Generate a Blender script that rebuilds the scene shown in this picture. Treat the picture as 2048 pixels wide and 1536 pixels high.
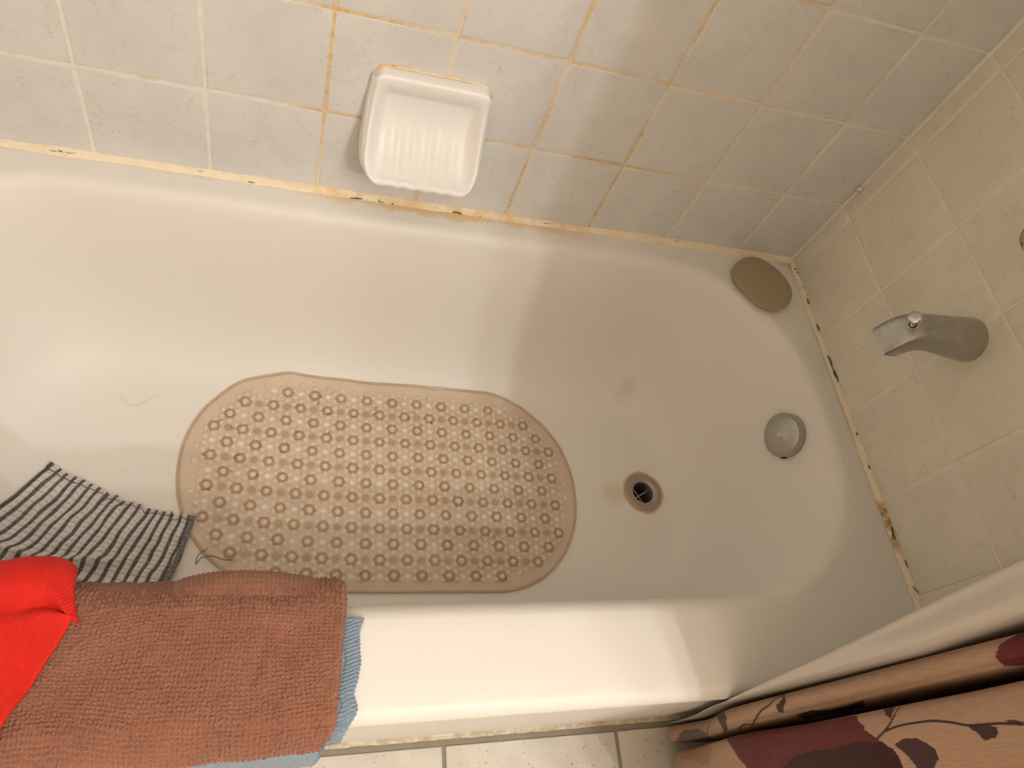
import bpy, bmesh, math, random
import numpy as np
from mathutils import Vector, Matrix, geometry, noise as mnoise

random.seed(7); rng = np.random.default_rng(7)
for o in list(bpy.data.objects): bpy.data.objects.remove(o)
SC = bpy.context.scene
COL = SC.collection

# ------------------------------------------------------------------ camera, world, lights, exposure
R_CAM = [[0.94989, -0.09352, 0.29829], [0.06954, -0.86564, -0.49582], [0.30459, 0.49172, -0.81573]]
def set_camera():
    rx, ry, rz = [Vector(v) for v in R_CAM]
    rz.normalize(); rx = (rx - rz * rx.dot(rz)).normalized(); ry = rz.cross(rx)
    cam = bpy.data.cameras.new('camera'); co = bpy.data.objects.new('camera', cam); COL.objects.link(co)
    m = Matrix((( rx.x, -ry.x, -rz.x, -0.92735), (rx.y, -ry.y, -rz.y, -0.84456), (rx.z, -ry.z, -rz.z, 0.85202), (0, 0, 0, 1)))
    co.matrix_world = m
    cam.sensor_width = 36; cam.lens = 1417.56 / 2048 * 36; cam.clip_start = .02
    SC.camera = co
set_camera()
w = bpy.data.worlds.new('world'); SC.world = w; w.use_nodes = True
w.node_tree.nodes['Background'].inputs[0].default_value = (1.0, .72, .5, 1)
w.node_tree.nodes['Background'].inputs[1].default_value = .02
SC.view_settings.view_transform = 'Standard'; SC.view_settings.look = 'None'
SC.view_settings.gamma = 1; SC.view_settings.use_curve_mapping = False
SC.view_settings.exposure = -0.10

def bulb(name, loc, power, rad, col=(1.0, .99, .975)):
    l = bpy.data.lights.new(name, 'POINT'); l.energy = power; l.shadow_soft_size = rad; l.color = col
    o = bpy.data.objects.new(name, l); o.location = loc; COL.objects.link(o)
# vanity fixture on the end wall, three globe bulbs in a row
for y_, p_ in ((-1.36, 13), (-1.76, 23), (-2.16, 38)):
    bulb('vanity_bulb', (-.15, y_, 1.64), p_, .024)
# added fill: dim soft disc under the ceiling that lifts the shadows
al = bpy.data.lights.new('ceiling_fill', 'AREA'); al.shape = 'DISK'; al.size = .40; al.energy = 2; al.color = (1.0, .86, .70)
ao = bpy.data.objects.new('ceiling_fill', al); ao.location = (-.75, -1.35, 2.0); COL.objects.link(ao)

# ------------------------------------------------------------------ materials
def sr(r, g, b):
    f = lambda c: ((c / 255 + .055) / 1.055) ** 2.4 if c > 10 else c / 255 / 12.92
    return (f(r), f(g), f(b), 1)
class NT:
    def __init__(s, name):
        s.m = bpy.data.materials.new(name); s.m.use_nodes = True; s.t = s.m.node_tree
        s.b = s.t.nodes['Principled BSDF']; s.out = s.t.nodes['Material Output']
    def n(s, typ, **k):
        nd = s.t.nodes.new(typ)
        for a, v in k.items():
            if a.startswith('i_'):
                nd.inputs[a[2:].replace('_', ' ')].default_value = v
            else: setattr(nd, a, v)
        return nd
    def l(s, a, b): s.t.links.new(a, b)
    def sock(s, x, inp):
        if isinstance(x, bpy.types.NodeSocket): s.l(x, inp)
        elif x is not None: inp.default_value = x
    def math(s, op, a, b=None, c=None, clamp=False):
        nd = s.t.nodes.new('ShaderNodeMath'); nd.operation = op; nd.use_clamp = clamp
        s.sock(a, nd.inputs[0]); s.sock(b, nd.inputs[1]); s.sock(c, nd.inputs[2]); return nd.outputs[0]
    def noise(s, vec, scale, detail=2, rough=.5, dist=0, out='Fac'):
        nd = s.n('ShaderNodeTexNoise'); nd.inputs['Scale'].default_value = scale; nd.inputs['Detail'].default_value = detail
        nd.inputs['Roughness'].default_value = rough; nd.inputs['Distortion'].default_value = dist
        if vec is not None: s.l(vec, nd.inputs['Vector'])
        return nd.outputs[out]
    def ramp(s, x, a, b, lo=0., hi=1.):
        nd = s.n('ShaderNodeMapRange'); nd.clamp = True; nd.interpolation_type = 'SMOOTHSTEP'
        s.sock(x, nd.inputs[0]); nd.inputs[1].default_value = a; nd.inputs[2].default_value = b
        nd.inputs[3].default_value = lo; nd.inputs[4].default_value = hi; return nd.outputs[0]
    def mix(s, f, a, b):
        nd = s.n('ShaderNodeMix'); nd.data_type = 'RGBA'
        s.sock(f, nd.inputs[0]); s.sock(a, nd.inputs[6]); s.sock(b, nd.inputs[7]); return nd.outputs[2]
    def pos(s):
        g = s.n('ShaderNodeNewGeometry'); return g.outputs['Position']
    def xyz(s, v):
        nd = s.n('ShaderNodeSeparateXYZ'); s.l(v, nd.inputs[0]); return nd.outputs
    def scale(s, v, sc):
        nd = s.n('ShaderNodeVectorMath'); nd.operation = 'MULTIPLY'; s.l(v, nd.inputs[0]); nd.inputs[1].default_value = sc; return nd.outputs[0]
    def set(s, **k):
        for a, v in k.items(): s.sock(v, s.b.inputs[a.replace('_', ' ')])
    def bump(s, h, strength=.3, dist=.001):
        nd = s.n('ShaderNodeBump'); nd.inputs['Strength'].default_value = strength; nd.inputs['Distance'].default_value = dist
        s.l(h, nd.inputs['Height']); s.l(nd.outputs[0], s.b.inputs['Normal'])
def plain(name, col, rough=.5, metal=0, **k):
    t = NT(name); t.set(Base_Color=col, Roughness=rough, Metallic=metal, **k); return t.m

def m_tile(name, base, vein, vs=1.):
    t = NT(name); p = t.pos()
    big = t.noise(p, 9, 3); c = t.mix(t.ramp(big, .3, .7), base, tuple(x * .93 for x in base[:3]) + (1,))
    q = t.scale(p, (1., 1., .8))
    n1 = t.noise(q, 75, 3, .55, 1.1)
    line = t.ramp(t.math('ABSOLUTE', t.math('SUBTRACT', n1, .5)), .0, .016, 1, 0)
    msk = t.ramp(t.noise(q, 38, 2), .46, .66)
    n2 = t.noise(q, 150, 2, .5, 1.5)
    line2 = t.ramp(t.math('ABSOLUTE', t.math('SUBTRACT', n2, .5)), .0, .02, .5, 0)
    msk2 = t.ramp(t.noise(p, 22, 2), .48, .62)
    f = t.math('ADD', t.math('MULTIPLY', line, msk), t.math('MULTIPLY', line2, msk2), clamp=True)
    c = t.mix(t.math('MULTIPLY', f, vs), c, vein)
    cl = t.ramp(t.noise(p, 28, 4, .6), .5, .75)
    c = t.mix(t.math('MULTIPLY', cl, .16), c, vein)
    t.set(Base_Color=c, Roughness=.32, Specular_IOR_Level=.4)
    t.bump(t.noise(p, 60, 2), .12, .001); return t.m
M = {}
M['tile_back'] = m_tile('tile_back', (.765, .762, .748, 1), (.55, .52, .52, 1))
M['tile_right'] = m_tile('tile_right', (.82, .785, .66, 1), (.52, .48, .39, 1), .8)
def m_grout():
    t = NT('grout'); p = t.pos(); x, y, z = t.xyz(p)
    base = (.88, .85, .77, 1)
    c = t.mix(t.ramp(t.noise(p, 60, 3), .3, .8), base, (.80, .76, .66, 1))
    zone = t.math('MULTIPLY', t.ramp(x, -.99, -.90), t.ramp(x, -.42, -.18, 1, .06))
    st = t.ramp(t.noise(p, 6, 3, .6), .40, .56)
    f = t.math('MULTIPLY', zone, t.math('ADD', t.math('MULTIPLY', st, .65), .35))
    f2 = t.math('MULTIPLY', t.ramp(t.noise(p, 11, 3, .6), .58, .68), t.ramp(x, -.20, -.02, .55, .16))
    f = t.math('MAXIMUM', f, f2)
    c = t.mix(f, c, t.mix(t.ramp(t.noise(p, 90, 2), .4, .7), (.80, .62, .38, 1), (.66, .47, .24, 1)))
    dk = t.ramp(t.noise(p, 260, 2), .70, .74)
    c = t.mix(t.math('MULTIPLY', dk, .4), c, (.1, .06, .03, 1))
    t.set(Base_Color=c, Roughness=.8); t.bump(t.noise(p, 300, 2), .12, .0005); return t.m
M['grout'] = m_grout()
def m_fab0(name, c1, c2, sc):
    t = NT(name); p = t.pos(); n = t.noise(p, sc, 3, .6)
    t.set(Base_Color=t.mix(t.ramp(n, .35, .65), c1, c2), Roughness=.7); t.bump(t.noise(p, 400, 2), .4, .001); return t.m
def m_caulk():
    t = NT('caulk'); p = t.pos(); x, y, z = t.xyz(p)
    back = t.math('LESS_THAN', x, -.02)
    stained = t.math('MULTIPLY', back, t.math('MULTIPLY', t.ramp(x, -1.02, -.86), t.ramp(x, -.52, -.36, 1, .15)))
    stained = t.math('ADD', t.math('MULTIPLY', stained, .75), .18)
    nn = t.ramp(t.noise(p, 30, 3, .6), .34, .62)
    c = t.mix(t.math('MULTIPLY', nn, stained), (.90, .82, .64, 1), (.82, .59, .31, 1))
    rust = t.math('MULTIPLY', t.math('SUBTRACT', 1, back), t.math('MULTIPLY', t.ramp(y, -.60, -.56), t.ramp(y, -.52, -.49, 1, 0)))
    c = t.mix(t.math('MULTIPLY', rust, t.ramp(t.noise(p, 60, 2), .35, .6)), c, (.42, .24, .06, 1))
    q = t.scale(p, (.10, .14, 1))
    dk = t.math('MULTIPLY', t.ramp(t.noise(q, 330, 3, .6), .62, .66), t.ramp(t.noise(p, 9, 2), .50, .60))
    c = t.mix(t.math('MULTIPLY', dk, .9), c, (.05, .045, .03, 1))
    t.set(Base_Color=c, Roughness=.55); t.bump(t.noise(t.scale(p, (.3, .3, 1)), 300, 3), .8, .002); return t.m
M['caulk'] = m_caulk()
M['caulk_dirty'] = m_fab0('caulk_dirty', (.72, .66, .54, 1), (.50, .42, .30, 1), 60)
M['caulk_white'] = plain('caulk_white', (.80, .76, .66, 1), .5)
def m_tub():
    t = NT('enamel'); p = t.pos(); x, y, z = t.xyz(p)
    c = (.84, .815, .775, 1)
    # rust stain spreading from the caulk line on the back ledge
    nz = t.noise(p, 18, 4, .65)
    edge = t.math('ADD', t.math('MULTIPLY', y, -1), t.math('MULTIPLY', t.noise(p, 26, 5, .7), -.050))
    near = t.ramp(edge, -.014, .002, 1, 0)
    along = t.math('MULTIPLY', t.ramp(x, -1.0, -.80), t.ramp(x, -.55, -.38, 1, 0))
    up = t.ramp(z, -.03, -.012)
    st = t.math('MULTIPLY', t.math('MULTIPLY', near, along), up)
    c = t.mix(t.math('MULTIPLY', st, .8), c, (.80, .54, .24, 1))
    edge2 = t.math('ADD', t.math('MULTIPLY', y, -1), t.math('MULTIPLY', nz, -.022))
    st2 = t.math('MULTIPLY', t.ramp(edge2, -.012, .004, 1, 0), t.math('MULTIPLY', up, t.ramp(x, -1.0, -.9, 1, .2)))
    c = t.mix(t.math('MULTIPLY', st2, .6), c, (.74, .52, .24, 1))
    # rust at the end wall joint
    edge3 = t.math('ADD', t.math('MULTIPLY', x, -1), t.math('MULTIPLY', nz, -.02))
    st3 = t.math('MULTIPLY', t.ramp(edge3, -.012, .003, 1, 0), up)
    yz = t.math('MULTIPLY', t.ramp(y, -.62, -.57), t.ramp(y, -.50, -.46, 1, .45))
    c = t.mix(t.math('MULTIPLY', t.math('MULTIPLY', st3, yz), .8), c, (.50, .33, .10, 1))
    # rust around and beside the drain
    def blob(cx, cy, r0, r1, wob=.02):
        dx = t.math('SUBTRACT', x, cx); dy = t.math('SUBTRACT', y, cy)
        d = t.math('SQRT', t.math('ADD', t.math('MULTIPLY', dx, dx), t.math('MULTIPLY', dy, dy)))
        d = t.math('ADD', d, t.math('MULTIPLY', t.math('SUBTRACT', t.noise(p, 30, 3), .5), wob))
        return t.math('MULTIPLY', t.ramp(d, r0, r1, 1, 0), t.ramp(z, -.24, -.27))
    c = t.mix(t.math('MULTIPLY', blob(-.239, -.365, .040, .048, .012), .85), c, (.58, .30, .10, 1))
    c = t.mix(t.math('MULTIPLY', blob(-.302, -.366, .012, .034), .30), c, (.66, .42, .16, 1))
    c = t.mix(t.math('MULTIPLY', blob(-.255, -.155, .004, .028, .05), .22), c, (.50, .42, .22, 1))
    # fine dirt specks
    sp = t.n('ShaderNodeTexVoronoi'); sp.inputs['Scale'].default_value = 100; t.l(p, sp.inputs['Vector'])
    s1 = t.ramp(sp.outputs['Distance'], .03, .055, 1, 0)
    gate = t.math('GREATER_THAN', t.xyz(sp.outputs['Color'])[0], .80)
    zone = t.ramp(t.noise(p, 4, 2), .42, .55)
    s1 = t.math('MULTIPLY', t.math('MULTIPLY', s1, gate), zone)
    c = t.mix(t.math('MULTIPLY', s1, .75), c, (.10, .07, .05, 1))
    sp2 = t.n('ShaderNodeTexVoronoi'); sp2.inputs['Scale'].default_value = 230; t.l(p, sp2.inputs['Vector'])
    s2 = t.math('MULTIPLY', t.ramp(sp2.outputs['Distance'], .1, .2, 1, 0), t.math('GREATER_THAN', t.xyz(sp2.outputs['Color'])[1], .72))
    dx = t.math('SUBTRACT', x, -1.115); dy = t.math('SUBTRACT', y, -.36)
    dd = t.math('SQRT', t.math('ADD', t.math('MULTIPLY', dx, dx), t.math('MULTIPLY', dy, dy)))
    s2 = t.math('MULTIPLY', t.math('MULTIPLY', s2, t.ramp(dd, .03, .085, 1, 0)), t.ramp(z, -.27, -.30))
    c = t.mix(t.math('MULTIPLY', s2, .6), c, (.12, .08, .05, 1))
    t.set(Base_Color=c, Roughness=.48, Specular_IOR_Level=.35)
    return t.m
M['enamel'] = m_tub()
M['ceramic'] = plain('ceramic', (.93, .92, .91, 1), .38)
def m_chrome(name, col, r0, r1, sc=25):
    t = NT(name); p = t.pos(); n = t.noise(p, sc, 3)
    t.set(Base_Color=col, Metallic=1., Roughness=t.ramp(n, .35, .7, r0, r1)); return t.m
M['chrome'] = m_chrome('spotted_chrome', (.46, .46, .44, 1), .22, .48)
M['chrome_clean'] = m_chrome('clean_chrome', (.7, .7, .69, 1), .08, .18)
M['drain_metal'] = m_chrome('drain_metal', (.42, .40, .38, 1), .4, .55)
M['black'] = plain('black', (.006, .009, .009, 1), .4)
M['tan_disc'] = plain('tan_disc', (.40, .315, .195, 1), .22)
M['paint'] = plain('wall_paint', (.56, .48, .38, 1), .8)
M['ceiling'] = plain('ceiling_paint', (.68, .62, .54, 1), .9)
def m_floor():
    t = NT('floor_tile'); p = t.pos()
    c = t.mix(t.ramp(t.noise(p, 12, 4, .6), .3, .7), (.60, .575, .51, 1), (.70, .67, .60, 1))
    s = t.ramp(t.noise(p, 170, 2), .66, .70)
    c = t.mix(t.math('MULTIPLY', s, .6), c, (.18, .14, .10, 1))
    t.set(Base_Color=c, Roughness=.45); t.bump(t.noise(p, 80, 3), .2, .001); return t.m
M['floor_tile'] = m_floor()
M['floor_grout'] = plain('floor_grout', (.30, .27, .21, 1), .9)
def m_mat(name, tint, col, fac, rough=.15):
    t = NT(name); t.set(Base_Color=col, Roughness=rough, Specular_IOR_Level=.7)
    tr = t.n('ShaderNodeBsdfTransparent'); tr.inputs[0].default_value = tint
    mx = t.n('ShaderNodeMixShader'); mx.inputs[0].default_value = fac
    t.l(tr.outputs[0], mx.inputs[1]); t.l(t.b.outputs[0], mx.inputs[2]); t.l(mx.outputs[0], t.out.inputs[0]); return t
def m_sheet():
    t = m_mat('vinyl_sheet', (.97, .91, .84, 1), (.62, .45, .31, 1), .26)
    p = t.pos()
    d = t.ramp(t.noise(p, 22, 3), .45, .80)
    c = t.mix(d, (.80, .66, .52, 1), (.58, .44, .31, 1))
    sp = t.ramp(t.noise(p, 210, 2), .70, .73)
    c = t.mix(t.math('MULTIPLY', sp, t.ramp(t.noise(p, 7, 2), .5, .6)), c, (.05, .035, .02, 1))
    t.set(Base_Color=c); return t.m
M['vinyl'] = m_sheet()
M['vinyl_rim'] = m_mat('vinyl_rim', (.96, .90, .83, 1), (.78, .62, .46, 1), .45, .1).m
M['vinyl_small'] = m_mat('vinyl_small', (1, .95, .88, 1), (1.0, .86, .72, 1), .52, .08).m
M['vinyl_disc'] = m_mat('vinyl_disc', (.88, .80, .72, 1), (.66, .53, .41, 1), .35, .25).m
M['vinyl_dome'] = m_mat('vinyl_dome', (1, .95, .9, 1), (.97, .84, .72, 1), .62, .06).m
M['vinyl_cup'] = m_mat('vinyl_cup', (.88, .79, .69, 1), (.56, .42, .30, 1), .32, .25).m
def m_brown():
    t = NT('brown_knit'); a = t.n('ShaderNodeAttribute', attribute_name='uvk'); 
    p = t.pos()
    n = t.noise(p, 25, 3, .6); n2 = t.noise(p, 900, 2)
    c = t.mix(t.ramp(n, .3, .7), (.285, .108, .062, 1), (.345, .138, .080, 1))
    c = t.mix(t.ramp(n2, .35, .7, 0, .5), c, (.47, .22, .135, 1))
    t.set(Base_Color=c, Roughness=.95); t.b.inputs['Sheen Weight'].default_value = .25
    t.bump(t.noise(p, 1400, 3, .7), .8, .0012); return t.m
M['brown'] = m_brown()
def m_fab(name, c1, c2, sc, bs=.5):
    t = NT(name); p = t.pos(); n = t.noise(p, sc, 3, .6)
    t.set(Base_Color=t.mix(t.ramp(n, .3, .7), c1, c2), Roughness=.9); t.b.inputs['Sheen Weight'].default_value = .15
    t.bump(t.noise(p, 1200, 2), bs, .001); return t.m
M['blue'] = m_fab('blue_knit', (.22, .29, .37, 1), (.29, .37, .46, 1), 300)
def m_red():
    t = NT('red_knit'); p = t.pos(); uv = t.n('ShaderNodeUVMap'); u, v, _ = t.xyz(uv.outputs[0])
    wv = t.math('SINE', t.math('MULTIPLY', u, 2 * math.pi * 110))
    h = t.math('ADD', wv, t.math('MULTIPLY', t.noise(p, 900, 2), 1.2))
    c = t.mix(t.ramp(t.noise(p, 30, 2), .3, .7), (.80, .010, .006, 1), (.70, .008, .006, 1))
    c = t.mix(t.ramp(h, -.6, 1.8, 0, .35), c, (.60, .05, .02, 1))
    t.set(Base_Color=c, Roughness=.9); t.bump(h, .5, .0006); return t.m
M['red'] = m_red()
def m_attr(name, rough=.85, bs=.4, sheen=.1):
    t = NT(name); a = t.n('ShaderNodeAttribute', attribute_name='Col'); p = t.pos()
    t.set(Base_Color=a.outputs[0], Roughness=rough); t.b.inputs['Sheen Weight'].default_value = sheen
    t.bump(t.noise(p, 1300, 2), bs, .0008); return t.m
M['stripe'] = m_attr('striped_cloth', .9, .7)
def m_curtain():
    t = NT('curtain_fabric'); a = t.n('ShaderNodeAttribute', attribute_name='Col'); p = t.pos()
    q = t.scale(p, (1, 1, .08)); n = t.noise(q, 900, 2)
    c = t.mix(t.ramp(n, .35, .7, 0, .18), a.outputs[0], (.05, .03, .02, 1))
    t.set(Base_Color=c, Roughness=.55, Specular_IOR_Level=.3); t.bump(n, .15, .0006); return t.m
M['curtain'] = m_curtain()
def m_liner():
    t = m_mat('liner_vinyl', (.9, .88, .85, 1), (.60, .56, .51, 1), .88, .35); return t.m
M['liner'] = m_liner()
M['mildew'] = plain('mildew', (.05, .055, .035, 1), .9)
M['hair'] = plain('hair', (.05, .03, .02, 1), .5)
M['lint'] = plain('lint', (.42, .19, .115, 1), .8)

# ------------------------------------------------------------------ mesh helpers
def mesh(name, V, F, smooth=True):
    me = bpy.data.meshes.new(name); me.from_pydata([tuple(map(float, v)) for v in V], [], [tuple(map(int, f)) for f in F]); me.update()
    if smooth: me.shade_smooth()
    return me
def link(name, me, mat, parent=None, loc=None, **props):
    o = bpy.data.objects.new(name, me); COL.objects.link(o)
    if mat is not None and not me.materials: me.materials.append(mat)
    if parent is not None: o.parent = parent
    if loc is not None: o.location = loc
    for k, v in props.items(): o[k] = v
    return o
def empty(name, loc, **props):
    o = bpy.data.objects.new(name, None); o.location = loc; o.empty_display_size = .03; COL.objects.link(o)
    for k, v in props.items(): o[k] = v
    bpy.context.view_layer.update(); return o
def child(name, V, F, mat, parent, smooth=True, **props):
    """mesh given in world coordinates, stored relative to its parent's location"""
    pl = np.array(parent.matrix_world.translation if parent else (0, 0, 0))
    return link(name, mesh(name, np.asarray(V, float) - pl, F, smooth), mat, parent, **props)
def grid_faces(nu, nv, cu=False, cv=False, flip=False):
    F = []
    for i in range(nu if cu else nu - 1):
        for j in range(nv if cv else nv - 1):
            a = i * nv + j; b = ((i + 1) % nu) * nv + j; c = ((i + 1) % nu) * nv + (j + 1) % nv; d = i * nv + (j + 1) % nv
            F.append((a, d, c, b) if flip else (a, b, c, d))
    return F
def box(x0, x1, y0, y1, z0, z1):
    V = [(x, y, z) for x in (x0, x1) for y in (y0, y1) for z in (z0, z1)]
    F = [(0, 1, 3, 2), (4, 6, 7, 5), (0, 4, 5, 1), (2, 3, 7, 6), (0, 2, 6, 4), (1, 5, 7, 3)]
    return V, F
def lathe(prof, n=32, cap0=True, cap1=True):
    V = []; F = []
    for r, z in prof:
        for k in range(n):
            a = 2 * math.pi * k / n; V.append((r * math.cos(a), r * math.sin(a), z))
    m = len(prof)
    for i in range(m - 1):
        for k in range(n):
            F.append((i * n + k, i * n + (k + 1) % n, (i + 1) * n + (k + 1) % n, (i + 1) * n + k))
    if cap0: F.append(tuple(reversed(range(n))))
    if cap1: F.append(tuple((m - 1) * n + k for k in range(n)))
    return V, F
def tube(P, r, n=6, closed=False):
    P = [Vector(p) for p in P]; V = []; m = len(P)
    for i, p in enumerate(P):
        a = P[(i - 1) % m] if (closed or i > 0) else p; b = P[(i + 1) % m] if (closed or i < m - 1) else p
        t = (b - a).normalized(); u = t.cross(Vector((0, 0, 1)))
        if u.length < 1e-3: u = t.cross(Vector((0, 1, 0)))
        u.normalize(); w_ = t.cross(u); rr = r[i] if hasattr(r, '__len__') else r
        for k in range(n):
            q = 2 * math.pi * k / n; V.append(p + (u * math.cos(q) + w_ * math.sin(q)) * rr)
    F = grid_faces(m, n, closed, True, True)
    if not closed:
        F.append(tuple(range(n))); F.append(tuple(reversed([(m - 1) * n + k for k in range(n)])))
    return V, F
def merge(parts):
    V = []; F = []
    for v, f in parts:
        o = len(V); V += [tuple(x) for x in v]; F += [tuple(i + o for i in q) for q in f]
    return V, F
def crom(P, n):
    P = np.asarray(P, float); Q = np.vstack([2 * P[0] - P[1], P, 2 * P[-1] - P[-2]]); out = []
    for i in range(len(P) - 1):
        p0, p1, p2, p3 = Q[i:i + 4]
        for k in range(n):
            t = k / n; out.append(.5 * ((2 * p1) + (-p0 + p2) * t + (2 * p0 - 5 * p1 + 4 * p2 - p3) * t * t + (-p0 + 3 * p1 - 3 * p2 + p3) * t ** 3))
    out.append(P[-1]); return np.array(out)
def resample(P, n):
    P = np.asarray(P, float); d = np.r_[0, np.cumsum(np.linalg.norm(np.diff(P, axis=0), axis=1))]
    s = np.linspace(0, d[-1], n); return np.stack([np.interp(s, d, P[:, k]) for k in range(P.shape[1])], 1)
def smoothstep(x, a, b):
    t = np.clip((np.asarray(x, float) - a) / (b - a), 0, 1); return t * t * (3 - 2 * t)
_G = rng.standard_normal((64, 64, 64))
def vnoise(x, y, z=0., seed=0):
    x = np.asarray(x, float) + seed * 7.3; y = np.asarray(y, float) + seed * 3.1; z = np.asarray(z, float) + 0 * x
    xi, yi, zi = np.floor(x).astype(int), np.floor(y).astype(int), np.floor(z).astype(int)
    fx, fy, fz = x - xi, y - yi, z - zi
    fx, fy, fz = [f * f * (3 - 2 * f) for f in (fx, fy, fz)]
    r = 0
    for a in (0, 1):
        for b in (0, 1):
            for c in (0, 1):
                r = r + _G[(xi + a) % 64, (yi + b) % 64, (zi + c) % 64] * (fx if a else 1 - fx) * (fy if b else 1 - fy) * (fz if c else 1 - fz)
    return r
def fbm(x, y, z=0., o=3, seed=0):
    return sum(vnoise(np.asarray(x) * 2 ** k, np.asarray(y) * 2 ** k, np.asarray(z) * 2 ** k, seed + k) / 2 ** k for k in range(o))

# ------------------------------------------------------------------ room shell
P = .155; A_BACK = .8123; R1 = .9804; S_R = .2274
ZF = -.385; ZC = 2.02; YF = -2.75; XL = -1.532
wall_back = link('wall_back', mesh('wall_back', *box(XL - .05, .05, .0009, .08, ZF - .05, ZC), False), M['grout'], kind='structure')
V, F = box(.0009, .08, -.705, .0, ZF - .05, ZC)
wall_right = link('wall_right', mesh('wall_right', V, F, False), M['grout'], kind='structure')
V, F = box(.0005, .08, YF, -.705, ZF - .05, ZC)
link('wall_right_painted', mesh('wall_right_painted', V, F, False), M['paint'], kind='structure')
link('wall_left', mesh('wall_left', *box(XL - .08, XL, YF, .0, ZF - .05, ZC), False), M['paint'], kind='structure')
link('wall_front', mesh('wall_front', *box(XL - .05, .05, YF - .08, YF, ZF - .05, ZC), False), M['paint'], kind='structure')
link('ceiling', mesh('ceiling', *box(XL - .08, .08, YF - .08, .08, ZC, ZC + .05), False), M['ceiling'], kind='structure')
floor = link('floor', mesh('floor', *box(XL - .05, .05, YF, .0, ZF - .05, ZF - .002), False), M['floor_grout'], kind='structure')

_tc = {}
def tile_mesh(w, h, mat, bev=1.):
    k = (round(w, 4), round(h, 4), mat)
    if k in _tc: return _tc[k]
    V = []; F = []
    for ins, d in ((0, -.004), (0, -.0016), (.0006 * bev, -.0007), (.002 * bev, -.00018), (.0045 * bev, 0.)):
        a, b = w / 2 - ins, h / 2 - ins
        V += [(-a, -b, d), (a, -b, d), (a, b, d), (-a, b, d)]
    for i in range(4):
        for j in range(4):
            F.append((i * 4 + j, i * 4 + (j + 1) % 4, i * 4 + 4 + (j + 1) % 4, i * 4 + 4 + j))
    F.append((16, 17, 18, 19))
    me = mesh('tile', V, F, True); me.materials.append(M[mat])
    _tc[k] = me; return me
# back wall tiles: local x -> world x, local y -> world z, local z -> world -y
ROT_B = Matrix(((1, 0, 0), (0, 0, -1), (0, 1, 0))).to_euler()
ROT_R = Matrix(((0, 0, -1), (-1, 0, 0), (0, 1, 0))).to_euler()
zl = [0.004] + [(R1 + j) * P for j in range(0, 11)]
xl = [-.001] + [-(A_BACK + i) * P for i in range(0, 9)] + [XL]
G = .0041
for i in range(len(xl) - 1):
    for j in range(len(zl) - 1):
        x1, x0 = xl[i] - G / 2, xl[i + 1] + G / 2; z0, z1 = zl[j] + G / 2, zl[j + 1] - G / 2
        o = link('tile', tile_mesh(x1 - x0, z1 - z0, 'tile_back'), None, wall_back, ((x0 + x1) / 2, random.uniform(-.0003, .0002), (z0 + z1) / 2))
        o.rotation_euler = ROT_B; o.rotation_euler.z += random.uniform(-.002, .002); o.rotation_euler.x += random.uniform(-.002, .002)
yl = [-.001] + [-(S_R + i) * P for i in range(0, 5)]
for i in range(len(yl) - 1):
    for j in range(len(zl) - 1):
        y1, y0 = yl[i] - G / 2, yl[i + 1] + G / 2; z0, z1 = zl[j] + G / 2, zl[j + 1] - G / 2
        o = link('tile', tile_mesh(y1 - y0, z1 - z0, 'tile_right'), None, wall_right, (random.uniform(-.0003, .0002), (y0 + y1) / 2, (z0 + z1) / 2))
        o.rotation_euler = ROT_R; o.rotation_euler.y += random.uniform(-.002, .002)
# bullnose edging past the last column
for j in range(len(zl) - 1):
    z0, z1 = zl[j] + .0015, zl[j + 1] - .0015; n = 7; V = []
    for k in range(n):
        a = math.pi / 2 * k / (n - 1); y = yl[-1] - .002 - .038 - .010 * math.sin(a); x = .008 - .0085 * math.cos(a)
        V += [(x, y, z0), (x, y, z1)]
    V = [(-.0005, yl[-1] - .002, z0), (-.0005, yl[-1] - .002, z1)] + V
    child('edging_tile', V, grid_faces(n + 1, 2), M['tile_right'], wall_right)
# floor tiles (12 inch) beyond the tub apron
fx = [.0] + [-.345 - .302 * k for k in range(0, 4)] + [XL]; fy = [-.776 - .302 * k for k in range(0, 7)] + [YF]
for i in range(len(fx) - 1):
    for j in range(len(fy) - 1):
        w_, h_ = fx[i] - fx[i + 1] - .006, fy[j] - fy[j + 1] - .006
        if w_ < .02 or h_ < .02: continue
        o = link('tile', tile_mesh(w_, h_, 'floor_tile', .7), None, floor, ((fx[i] + fx[i + 1]) / 2, (fy[j] + fy[j + 1]) / 2, ZF + .0015 + random.uniform(-.0003, .0003)))

# ------------------------------------------------------------------ bathtub
def rrect(x0, x1, y0, y1, rr, rl, n=14, ns=16):
    """rounded rectangle, counter-clockwise from the right side's lower end; corners right use rr, left rl"""
    rr = min(rr, (y1 - y0) * .485); rl = min(rl, (y1 - y0) * .485); pts = []
    cs = [(x1 - rr, y0 + rr, rr, -90), (x1 - rr, y1 - rr, rr, 0), (x0 + rl, y1 - rl, rl, 90), (x0 + rl, y0 + rl, rl, 180)]
    arcs = []
    for cx, cy, r, a0 in cs:
        arcs.append([(cx + r * math.cos(math.radians(a0 + 90 * k / n)), cy + r * math.sin(math.radians(a0 + 90 * k / n))) for k in range(n + 1)])
    for k in range(4):
        pts += arcs[k]; a = np.array(arcs[k][-1]); b = np.array(arcs[(k + 1) % 4][0])
        for q in range(1, ns): pts.append(tuple(a + (b - a) * q / ns))
    return np.array(pts)
ZT = -.32
LIP = dict(x0=-1.462, x1=-.043, y0=-.664, y1=-.040, rr=.255, rl=.22)
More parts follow.
